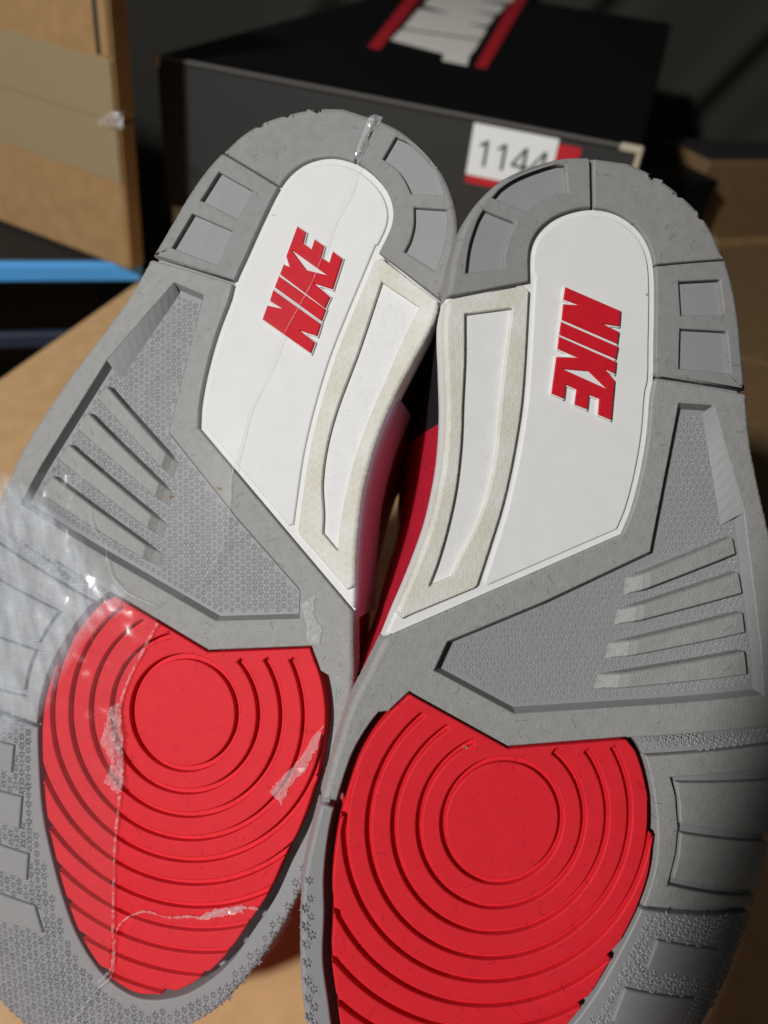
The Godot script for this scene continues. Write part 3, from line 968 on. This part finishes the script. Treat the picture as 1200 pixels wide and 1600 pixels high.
func film_mesh(poly: PackedVector2Array, h: float, wave: float, freq: float, seed_: int, grid := 0.22, fade := 0.0) -> ArrayMesh:
	var n := FastNoiseLite.new()
	n.seed = seed_
	n.frequency = freq
	n.fractal_octaves = 3
	var pts := resample(poly, 0.15)
	var border := pts.size()
	var box := Rect2(pts[0], Vector2.ZERO)
	for q in pts:
		box = box.expand(q)
	var deep := Geometry2D.offset_polygon(ccw(poly), -0.1)
	var y := box.position.y
	while y < box.end.y:
		var x := box.position.x
		while x < box.end.x:
			var q := Vector2(x, y) + Vector2(rng.randf_range(-0.3, 0.3), rng.randf_range(-0.3, 0.3)) * grid
			for d in deep:
				if Geometry2D.is_point_in_polygon(q, d):
					pts.append(q)
					break
			x += grid
		y += grid
	var st := SurfaceTool.new()
	st.begin(Mesh.PRIMITIVE_TRIANGLES)
	st.set_smooth_group(0)
	for q in pts:
		st.set_uv(q)
		if fade > 0.0:
			var near := 9.0
			for i in border:
				near = minf(near, pts[i].distance_to(q))
			st.set_color(Color(1, 1, 1, clampf(near / fade, 0.0, 1.0)))
		st.add_vertex(at(q.x, q.y, h + 0.8 * bend(q.x, q.y) + wave * n.get_noise_2d(q.x, q.y)))
	var tr := Geometry2D.triangulate_delaunay(pts)
	for i in range(0, tr.size(), 3):
		var a := pts[tr[i]]
		var b := pts[tr[i + 1]]
		var c := pts[tr[i + 2]]
		var ar := (b - a).cross(c - a)
		if absf(ar) < 1e-6 or not Geometry2D.is_point_in_polygon((a + b + c) / 3.0, poly):
			continue
		if ar > 0:
			tri(st, tr[i], tr[i + 1], tr[i + 2])
		else:
			tri(st, tr[i], tr[i + 2], tr[i + 1])
	st.generate_normals()
	return st.commit()

func ribbon_mesh(line: PackedVector2Array, width: float, h: float, lift: float, jag: float) -> ArrayMesh:
	# a curled, ragged film edge
	var st := SurfaceTool.new()
	st.begin(Mesh.PRIMITIVE_TRIANGLES)
	st.set_smooth_group(-1)
	var prev := []
	for i in line.size():
		var a := line[maxi(0, i - 1)]
		var b := line[mini(line.size() - 1, i + 1)]
		var n := (b - a).normalized().orthogonal()
		var w := width * rng.randf_range(1.0 - jag, 1.0 + jag)
		var l := lift * rng.randf_range(0.2, 1.0)
		var q := line[i] + n * rng.randf_range(-0.3, 0.3) * width * jag
		var c := [at(q.x - n.x * w, q.y - n.y * w, h), at(q.x, q.y, h + l), at(q.x + n.x * w, q.y + n.y * w, h + 0.005)]
		if prev.size():
			quad(st, prev[0], c[0], c[1], prev[1], Vector2.ZERO)
			quad(st, prev[1], c[1], c[2], prev[2], Vector2.ZERO)
		prev = c
	st.generate_normals()
	return st.commit()

func crumple_mesh(poly: PackedVector2Array, h: float, lift: float, grid: float) -> ArrayMesh:
	var pts := resample(poly, grid)
	for i in pts.size():
		pts[i] += Vector2(rng.randf_range(-1, 1), rng.randf_range(-1, 1)) * grid * 0.5
	var box := Rect2(pts[0], Vector2.ZERO)
	for q in pts:
		box = box.expand(q)
	for k in int(box.get_area() / (grid * grid)):
		var q := box.position + Vector2(rng.randf() * box.size.x, rng.randf() * box.size.y)
		if Geometry2D.is_point_in_polygon(q, poly):
			pts.append(q)
	var hs := PackedFloat32Array()
	for q in pts:
		hs.append(h + rng.randf() * lift)
	var st := SurfaceTool.new()
	st.begin(Mesh.PRIMITIVE_TRIANGLES)
	st.set_smooth_group(-1)
	var tr := Geometry2D.triangulate_delaunay(pts)
	for i in range(0, tr.size(), 3):
		var ix := [tr[i], tr[i + 1], tr[i + 2]]
		if (pts[ix[1]] - pts[ix[0]]).cross(pts[ix[2]] - pts[ix[0]]) > 0:
			ix.reverse()
		if not Geometry2D.is_point_in_polygon((pts[ix[0]] + pts[ix[1]] + pts[ix[2]]) / 3.0, poly):
			continue
		for k in ix:
			st.set_uv(pts[k])
			st.add_vertex(at(pts[k].x, pts[k].y, hs[k]))
	st.generate_normals()
	return st.commit()

func tape(shoe: Node3D) -> void:
	var root := part("clear_tape", film_mesh(curve(film_left, true, 0.2), 0.12, 0.055, 0.9, 31, 0.13), M.film_gloss, shoe, "torn clear tape stuck over the left half of the sole")
	part("tape_layer", film_mesh(curve(film_glare, true, 0.2), 0.16, 0.035, 1.6, 32, 0.12, 0.45), M.painted_glare, root)  # bluish veil painted to imitate glare on the film
	part("tape_layer", film_mesh(curve(film_toe, true, 0.2), 0.13, 0.035, 0.5, 33), M.film, root)
	part("tape_layer", film_mesh(curve(film_heel, true, 0.2), 0.07, 0.008, 0.3, 34), M.film, root)
	var side := SurfaceTool.new()
	side.begin(Mesh.PRIMITIVE_TRIANGLES)
	side.set_smooth_group(0)
	var run := curve(medial_edge, false, 0.2)
	for i in run.size() - 1:
		var a := run[i]
		var b := run[i + 1]
		if a.y < 2.5 and a.y > -3.2:
			for k in 4:
				quad(side, at(a.x + 0.06 - 0.02 * k, a.y, -0.1 - 0.8 * k), at(b.x + 0.06 - 0.02 * k, b.y, -0.1 - 0.8 * k), at(b.x + 0.04 - 0.02 * k, b.y, -0.9 - 0.8 * k), at(a.x + 0.04 - 0.02 * k, a.y, -0.9 - 0.8 * k))
	side.generate_normals()
	part("side_glare", side.commit(), M.lilac_glare, root)  # added side film, its glare and bounce painted in lilac
	for e in [[edge_pod, 0.03, 0.16, 0.06, 0.7], [edge_heel, 0.010, 0.07, 0.015, 0.4], [edge_arc, 0.014, 0.13, 0.02, 0.3], [edge_toe, 0.028, 0.15, 0.06, 0.8], [edge_foot, 0.02, 0.16, 0.05, 0.6]]:
		part("torn_edge", ribbon_mesh(curve(e[0], false, 0.07), e[1], e[2], e[3], e[4]), M.edge, root)
	for cdat in [[crumple_pod, 0.14, 0.15, 0.07], [crumple_side, 0.09, 0.07, 0.10], [crumple_top, 0.04, 0.07, 0.08], [crumple_mid, 0.04, 0.05, 0.10], [crumple_low, 0.13, 0.06, 0.09]]:
		part("crumpled_bit", crumple_mesh(curve(cdat[0], true, 0.15), cdat[1], cdat[2], cdat[3]), M.crumple, root)

# ---------------------------------------------------------------- boxes
func box_mesh(size: Vector3, bevel := 0.002) -> ArrayMesh:
	# a box with chamfered edges, base at y = 0, corner at the origin (x right, z towards the back is negative)
	var st := SurfaceTool.new()
	st.begin(Mesh.PRIMITIVE_TRIANGLES)
	st.set_smooth_group(-1)
	var c := Vector3(size.x / 2, size.y / 2, -size.z / 2)
	var hs := size / 2
	var b := minf(bevel, minf(hs.x, minf(hs.y, hs.z)) * 0.45)
	var ax := [Vector3.RIGHT, Vector3.UP, Vector3.BACK]
	var face := func(pts: Array, n: Vector3):
		var m: Vector3 = (pts[1] - pts[0]).cross(pts[2] - pts[0])
		if m.dot(n) > 0:
			pts.reverse()
		for k in [0, 1, 2, 0, 2, 3] if pts.size() == 4 else [0, 1, 2]:
			st.add_vertex(pts[k])
	for i in 3:
		var u: Vector3 = ax[(i + 1) % 3]
		var v: Vector3 = ax[(i + 2) % 3]
		var n: Vector3 = ax[i]
		var hu := hs.dot(u.abs()) - b
		var hv := hs.dot(v.abs()) - b
		var hn := hs.dot(n.abs())
		for s in [-1.0, 1.0]:
			face.call([c + n * s * hn + u * hu + v * hv, c + n * s * hn - u * hu + v * hv, c + n * s * hn - u * hu - v * hv, c + n * s * hn + u * hu - v * hv], n * s)
			for t in [-1.0, 1.0]:
				face.call([c + n * s * hn + u * t * hu + v * hv, c + n * s * hn + u * t * hu - v * hv, c + n * s * (hn - b) + u * t * (hu + b) - v * hv, c + n * s * (hn - b) + u * t * (hu + b) + v * hv], n * s + u * t)
				for w in [-1.0, 1.0]:
					if i == 0:
						face.call([c + n * s * hn + u * t * hu + v * w * hv, c + n * s * (hn - b) + u * t * (hu + b) + v * w * hv, c + n * s * (hn - b) + u * t * hu + v * w * (hv + b)], n * s + u * t + v * w)
	st.generate_normals()
	return st.commit()

func slab(called: String, parent: Node, at_cm: Vector3, size_cm: Vector3, m: Material, label := "", bevel := 0.15) -> MeshInstance3D:
	var o := part(called, box_mesh(size_cm * CM, bevel * CM), m, parent, label)
	o.position = at_cm * CM
	return o

func print_mesh(pts: PackedVector2Array, thick: float) -> ArrayMesh:
	# flat print laid on a surface: polygon in x, z of the lid (cm), a hair thick
	var st := SurfaceTool.new()
	st.begin(Mesh.PRIMITIVE_TRIANGLES)
	st.set_smooth_group(-1)
	var ix := Geometry2D.triangulate_polygon(pts)
	for i in range(0, ix.size(), 3):
		var l := [ix[i], ix[i + 1], ix[i + 2]]
		if (pts[l[1]] - pts[l[0]]).cross(pts[l[2]] - pts[l[0]]) > 0:
			l.reverse()
		for k in l:
			st.add_vertex(Vector3(pts[k].x, thick, -pts[k].y) * CM)
	for i in pts.size():
		var a := pts[i]
		var b := pts[(i + 1) % pts.size()]
		for q in [[a, 0.0], [b, 0.0], [b, thick], [a, 0.0], [b, thick], [a, thick]]:
			st.add_vertex(Vector3(q[0].x, q[1], -q[0].y) * CM)
	st.generate_normals()
	return st.commit()

func behind() -> void:
	# concrete floor below
	var fl := part("floor", box_mesh(Vector3(4, 0.1, 4), 0.002), M.floor, self)
	fl.position = Vector3(-2.0, -0.1, 1.0)
	fl.set_meta("kind", "structure")
	# the big cardboard box whose top carries the shoes
	var ct := thing("cardboard_box", "big brown cardboard box under the shoes, its flat top lit at lower left", "box", Transform3D(Basis(Vector3.UP, deg_to_rad(-10.2)), Vector3(-0.328, 0, -0.012)))
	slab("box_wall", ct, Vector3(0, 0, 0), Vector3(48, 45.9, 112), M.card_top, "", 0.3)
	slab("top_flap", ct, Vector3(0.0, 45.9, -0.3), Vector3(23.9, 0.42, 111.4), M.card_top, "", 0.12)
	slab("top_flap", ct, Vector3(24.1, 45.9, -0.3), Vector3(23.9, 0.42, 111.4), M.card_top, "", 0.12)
	var nb := thing("cardboard_box", "added cardboard box at right edge, coloured darker to stand in for shade beside the right shoe heel", "box", Transform3D(Basis(Vector3.UP, deg_to_rad(-10.2)), Vector3(-0.328, 0, -0.012) + Basis(Vector3.UP, deg_to_rad(-10.2)) * Vector3(0.486, 0, -0.3)))  # added box; its darker colour stands in for shade on the top
	slab("box_wall", nb, Vector3(0, 0, 0), Vector3(44, 44.6, 90), M.card_shaded, "", 0.3)
	slab("top_flap", nb, Vector3(0, 44.6, -0.3), Vector3(44, 0.4, 44), M.card_shaded, "", 0.12)
	slab("top_flap", nb, Vector3(0, 44.6, -44.6), Vector3(44, 0.4, 45), M.card_shaded, "", 0.12)
	# black shoe box
	var bx := Basis(Vector3.UP, deg_to_rad(-11.5)) * Basis(Vector3.BACK, deg_to_rad(1.7))
	var sb := thing("shoe_box", "black shoe box with white lettering and red stripes on its lid", "shoe box", Transform3D(bx, Vector3(-0.2153, 0.4640, -0.6168)))
	var L := 72.0
	slab("tray", sb, Vector3(0.3, 0, -0.3), Vector3(34.4, 14.6, L - 0.6), M.tray, "", 0.1)
	var lid := slab("lid", sb, Vector3(0, 4.7, 0), Vector3(35, 10.7, L), M.black_card, "", 0.22)
	for d in lid_white:
		var o := part("lid_lettering", print_mesh(pairs(d), 0.03), M.ink_white, lid)
		o.position = Vector3(0, 10.7, 0) * CM
	for d in lid_red:
		var o2 := part("lid_stripe", print_mesh(pairs(d), 0.03), M.ink_red, lid)
		o2.position = Vector3(0, 10.7, 0) * CM
	slab("lid_end", lid, Vector3(0.12, 0.1, 0.02), Vector3(34.76, 10.3, 0.05), M.lid_front, "", 0.01)
	slab("edge_highlight", lid, Vector3(0.2, 10.52, 0.06), Vector3(34.4, 0.2, 0.3), M.lid_highlight, "", 0.08)  # added strip: painted highlight along the front top edge
	slab("red_label", lid, Vector3(23.95, 6.5, 0.06), Vector3(7.3, 3.55, 0.03), M.ink_red, "", 0.005)
	var stk := slab("number_sticker", lid, Vector3(23.9, 7.05, 0.10), Vector3(5.8, 3.3, 0.03), M.sticker, "white price sticker with the number 1144", 0.005)
	var tm := TextMesh.new()
	tm.text = "1144"
	var f := SystemFont.new()
	f.font_names = PackedStringArray(["Droid Sans"])
	tm.font = f
	tm.font_size = 64
	tm.pixel_size = 0.00036
	tm.depth = 0.0004
	var num := part("number", tm, M.ink_black, stk)
	num.position = Vector3(2.95, 1.5, 0.02) * CM
	# worn corners of the lid
	slab("worn_corner", lid, Vector3(-0.1, 10.0, 0.12), Vector3(0.45, 0.85, 0.5), M.worn, "", 0.3)
	slab("worn_corner", lid, Vector3(33.6, 10.35, 0.14), Vector3(1.5, 0.45, 0.5), M.worn, "", 0.15)
	slab("worn_corner", lid, Vector3(34.75, 8.4, 0.14), Vector3(0.35, 2.2, 0.6), M.worn, "", 0.12)
	# tall carton at left, taped shut
	var ca := thing("carton", "tan taped carton standing at upper left beside the black shoe box", "carton", Transform3D(Basis(Vector3.UP, deg_to_rad(-21)), Vector3(-0.224, 0.4811, -0.55)))
	slab("carton_body", ca, Vector3(-60, 0, 0), Vector3(60, 10.6, 1.8), M.card, "", 0.25)
	slab("carton_flap", ca, Vector3(-60, 10.62, 0.1), Vector3(60, 14, 2.0), M.card, "", 0.25)
	slab("flap_slit", ca, Vector3(-1.25, 14.5, 0.13), Vector3(0.4, 9, 0.2), M.deck, "", 0.03)
	slab("flap_edge", ca, Vector3(-0.85, 14.5, 0.16), Vector3(0.75, 9, 0.4), M.card_edge, "", 0.1)
	slab("packing_tape", ca, Vector3(-60, 6.6, 0.05), Vector3(59.9, 4.0, 0.05), M.pack_tape, "", 0.01)
	slab("packing_tape", ca, Vector3(-60, 10.66, 0.15), Vector3(59.9, 3.7, 0.05), M.pack_tape, "", 0.01)
	rng.seed = 77
	mirror = 1.0
	var bit := part("tape_end", crumple_mesh(PackedVector2Array([Vector2(-1.6, 10.4), Vector2(0.7, 10.3), Vector2(0.9, 11.6), Vector2(-0.2, 11.3)]), 0.1, 0.5, 0.35), M.crumple, ca)
	# shelf with a blue rail that carries the carton
	var rb := Basis(Vector3.UP, deg_to_rad(24.1))
	var sh := thing("shelf", "dark shelf with a bright blue front rail under the carton", "shelf", Transform3D(rb, Vector3(-0.60, 0.4801, -0.3982)))
	slab("shelf_board", sh, Vector3(-30, -1.2, -0.9), Vector3(70.5, 1.15, 60), M.deck, "", 0.1)
	slab("front_rail", sh, Vector3(-30, -1.45, 0.0), Vector3(71.5, 1.5, 0.85), M.blue, "", 0.25)
	slab("lower_rail", sh, Vector3(-30, -8.2, -2), Vector3(71.5, 1.4, 0.85), M.dark_blue, "", 0.25)
	slab("shelf_back", sh, Vector3(-30, -20, -20), Vector3(68, 18.5, 0.8), M.deck, "", 0.1)
	# small carton at right behind
	var rc := thing("carton", "small brown carton at right edge behind the right shoe heel", "carton", Transform3D(Basis(Vector3.UP, deg_to_rad(31.0)), Vector3(0.2766, 0.4504, -0.908)))
	slab("carton_body", rc, Vector3(0, 0, 0), Vector3(40, 9.7, 8), M.card_shaded, "", 0.25)
	slab("painted_shade_top", rc, Vector3(0.4, 9.4, -0.4), Vector3(39, 0.34, 7.2), M.deck, "", 0.05)  # dark slab painted as the shaded inside of an open top
	slab("carton_flap", rc, Vector3(-0.2, 0.01, 0.35), Vector3(40.4, 1.0, 0.3), M.card, "", 0.1)
	var shade_block := thing("box", "added low black box standing in for shade between black shoe box and small right carton", "box", Transform3D(Basis(Vector3.UP, deg_to_rad(31.0)), Vector3(0.2766, 0.4504, -0.908)))  # added black block in place of shade, hiding the lit carton side
	slab("shade_block_body", shade_block, Vector3(-9.6, 0, 2.5), Vector3(9.4, 7.6, 9), M.black_card, "", 0.3)
	slab("shade_block_top", shade_block, Vector3(-9.7, 7.62, 2.6), Vector3(9.6, 0.9, 9.2), M.black_card, "", 0.2)
	# dark cloth hung behind
	var st := SurfaceTool.new()
	st.begin(Mesh.PRIMITIVE_TRIANGLES)
	st.set_smooth_group(0)
	var nx := 300
	var ny := 70
	for j in ny + 1:
		for i in nx + 1:
			var x := -120.0 + 260.0 * i / nx
			var y := 120.0 * j / ny
			var z := -150.0 + drape_depth(x, y)
			st.add_vertex(Vector3(x, y, z) * CM)
	for j in ny:
		for i in nx:
			var a := j * (nx + 1) + i
			for k in [a, a + nx + 1, a + 1, a + 1, a + nx + 1, a + nx + 2]:
				st.add_index(k)
	st.generate_normals()
	var dr := part("dark_cloth", st.commit(), M.drape, self)
	dr.set_meta("label", "dark grey cloth hanging in slanted folds at upper right background")
	dr.set_meta("category", "cloth")

func phone(cam: Transform3D) -> void:
	# unseen phone behind the camera, sized and placed to shade the right shoe's outer edge
	var turn := cam.basis * Basis(Vector3.BACK, deg_to_rad(-18.2))
	var ph := thing("phone", "unseen black phone behind the camera, sized and placed to shade the right shoe", "phone", Transform3D(turn, cam.origin + cam.basis * Vector3(-0.008, -0.038, 0.026)))
	slab("phone_body", ph, Vector3(-4.0, -11.6, 0.4), Vector3(8.6, 20.0, 0.8), M.upper_black, "", 0.3)
	slab("screen", ph, Vector3(-3.8, -11.4, 0.46), Vector3(8.2, 19.6, 0.1), M.deck, "", 0.04)

func drape_depth(x: float, y: float) -> float:
	var s := x - 0.62 * y
	var d := 0.0
	for c in [[8.0, 3.0], [27.0, 2.6], [48.0, 3.0], [-20.0, 2.5], [-60.0, 3.0]]:
		d += 2.2 * exp(-pow((s - c[0]) / c[1], 2.0)) - 1.8 * exp(-pow((s - c[0] - 5.0) / c[1], 2.0))
	return d + 1.5 * sin(x * 0.07) + sin(y * 0.06 + x * 0.03)

func pairs(d: Array) -> PackedVector2Array:
	var p := PackedVector2Array()
	for i in d.size() / 2:
		p.append(Vector2(d[i * 2], d[i * 2 + 1]))
	return p

func _ready() -> void:
	rng.seed = 20
	# camera
	var cam := Camera3D.new()
	cam.name = "camera"
	add_child(cam)
	cam.transform = Transform3D(Basis(Vector3(0.98481, 0.13302, -0.11162), Vector3(-0.17365, 0.75441, -0.63302), Vector3(0, 0.64279, 0.76604)), Vector3(0, 0.75, 0))
	cam.fov = 66.955
	cam.near = 0.02
	cam.far = 20.0
	cam.current = true
	var lens := CameraAttributesPhysical.new()
	lens.frustum_focal_length = 18.143
	lens.frustum_focus_distance = 0.205
	lens.exposure_aperture = 6.5
	cam.attributes = lens
	# the room's weak light and the exposure
	var env := Environment.new()
	env.background_mode = Environment.BG_COLOR
	env.background_color = Color(0.21, 0.207, 0.205)
	env.background_energy_multiplier = 1.0
	env.tonemap_mode = Environment.TONE_MAPPER_LINEAR
	env.tonemap_exposure = 1.0
	env.sdfgi_enabled = true
	env.ssao_enabled = true
	env.ssil_enabled = true
	var we := WorldEnvironment.new()
	we.name = "world_environment"
	we.environment = env
	add_child(we)
	# the hard lamp that stands to the left of the camera
	var lamp := SpotLight3D.new()
	lamp.name = "work_lamp"
	lamp.light_color = Color(1.0, 0.99, 0.975)
	lamp.light_energy = 4.35
	lamp.light_size = 0.075
	lamp.spot_range = 5.0
	lamp.spot_angle = 30.0
	lamp.spot_angle_attenuation = 0.35
	lamp.shadow_enabled = true
	add_child(lamp)
	lamp.look_at_from_position(Vector3(-0.983, 1.800, 1.125), Vector3(-0.06, 0.60, -0.35), Vector3.UP)
	make_materials()
	make_outline()
	behind()
	phone(cam.transform)
	rng.seed = 5
	make_shoe(Transform3D(Basis(Vector3(0.93359, -0.13308, 0.33272), Vector3(0.3139, 0.75156, -0.58019), Vector3(-0.17285, 0.6461, 0.74342)), Vector3(-0.04753, 0.6296, -0.17649)), false)
	rng.seed = 6
	make_shoe(Transform3D(Basis(Vector3(0.96697, 0.06425, -0.24667), Vector3(-0.21168, 0.74151, -0.63667), Vector3(0.142, 0.66786, 0.73062)), Vector3(0.05484, 0.63324, -0.15956)), true)
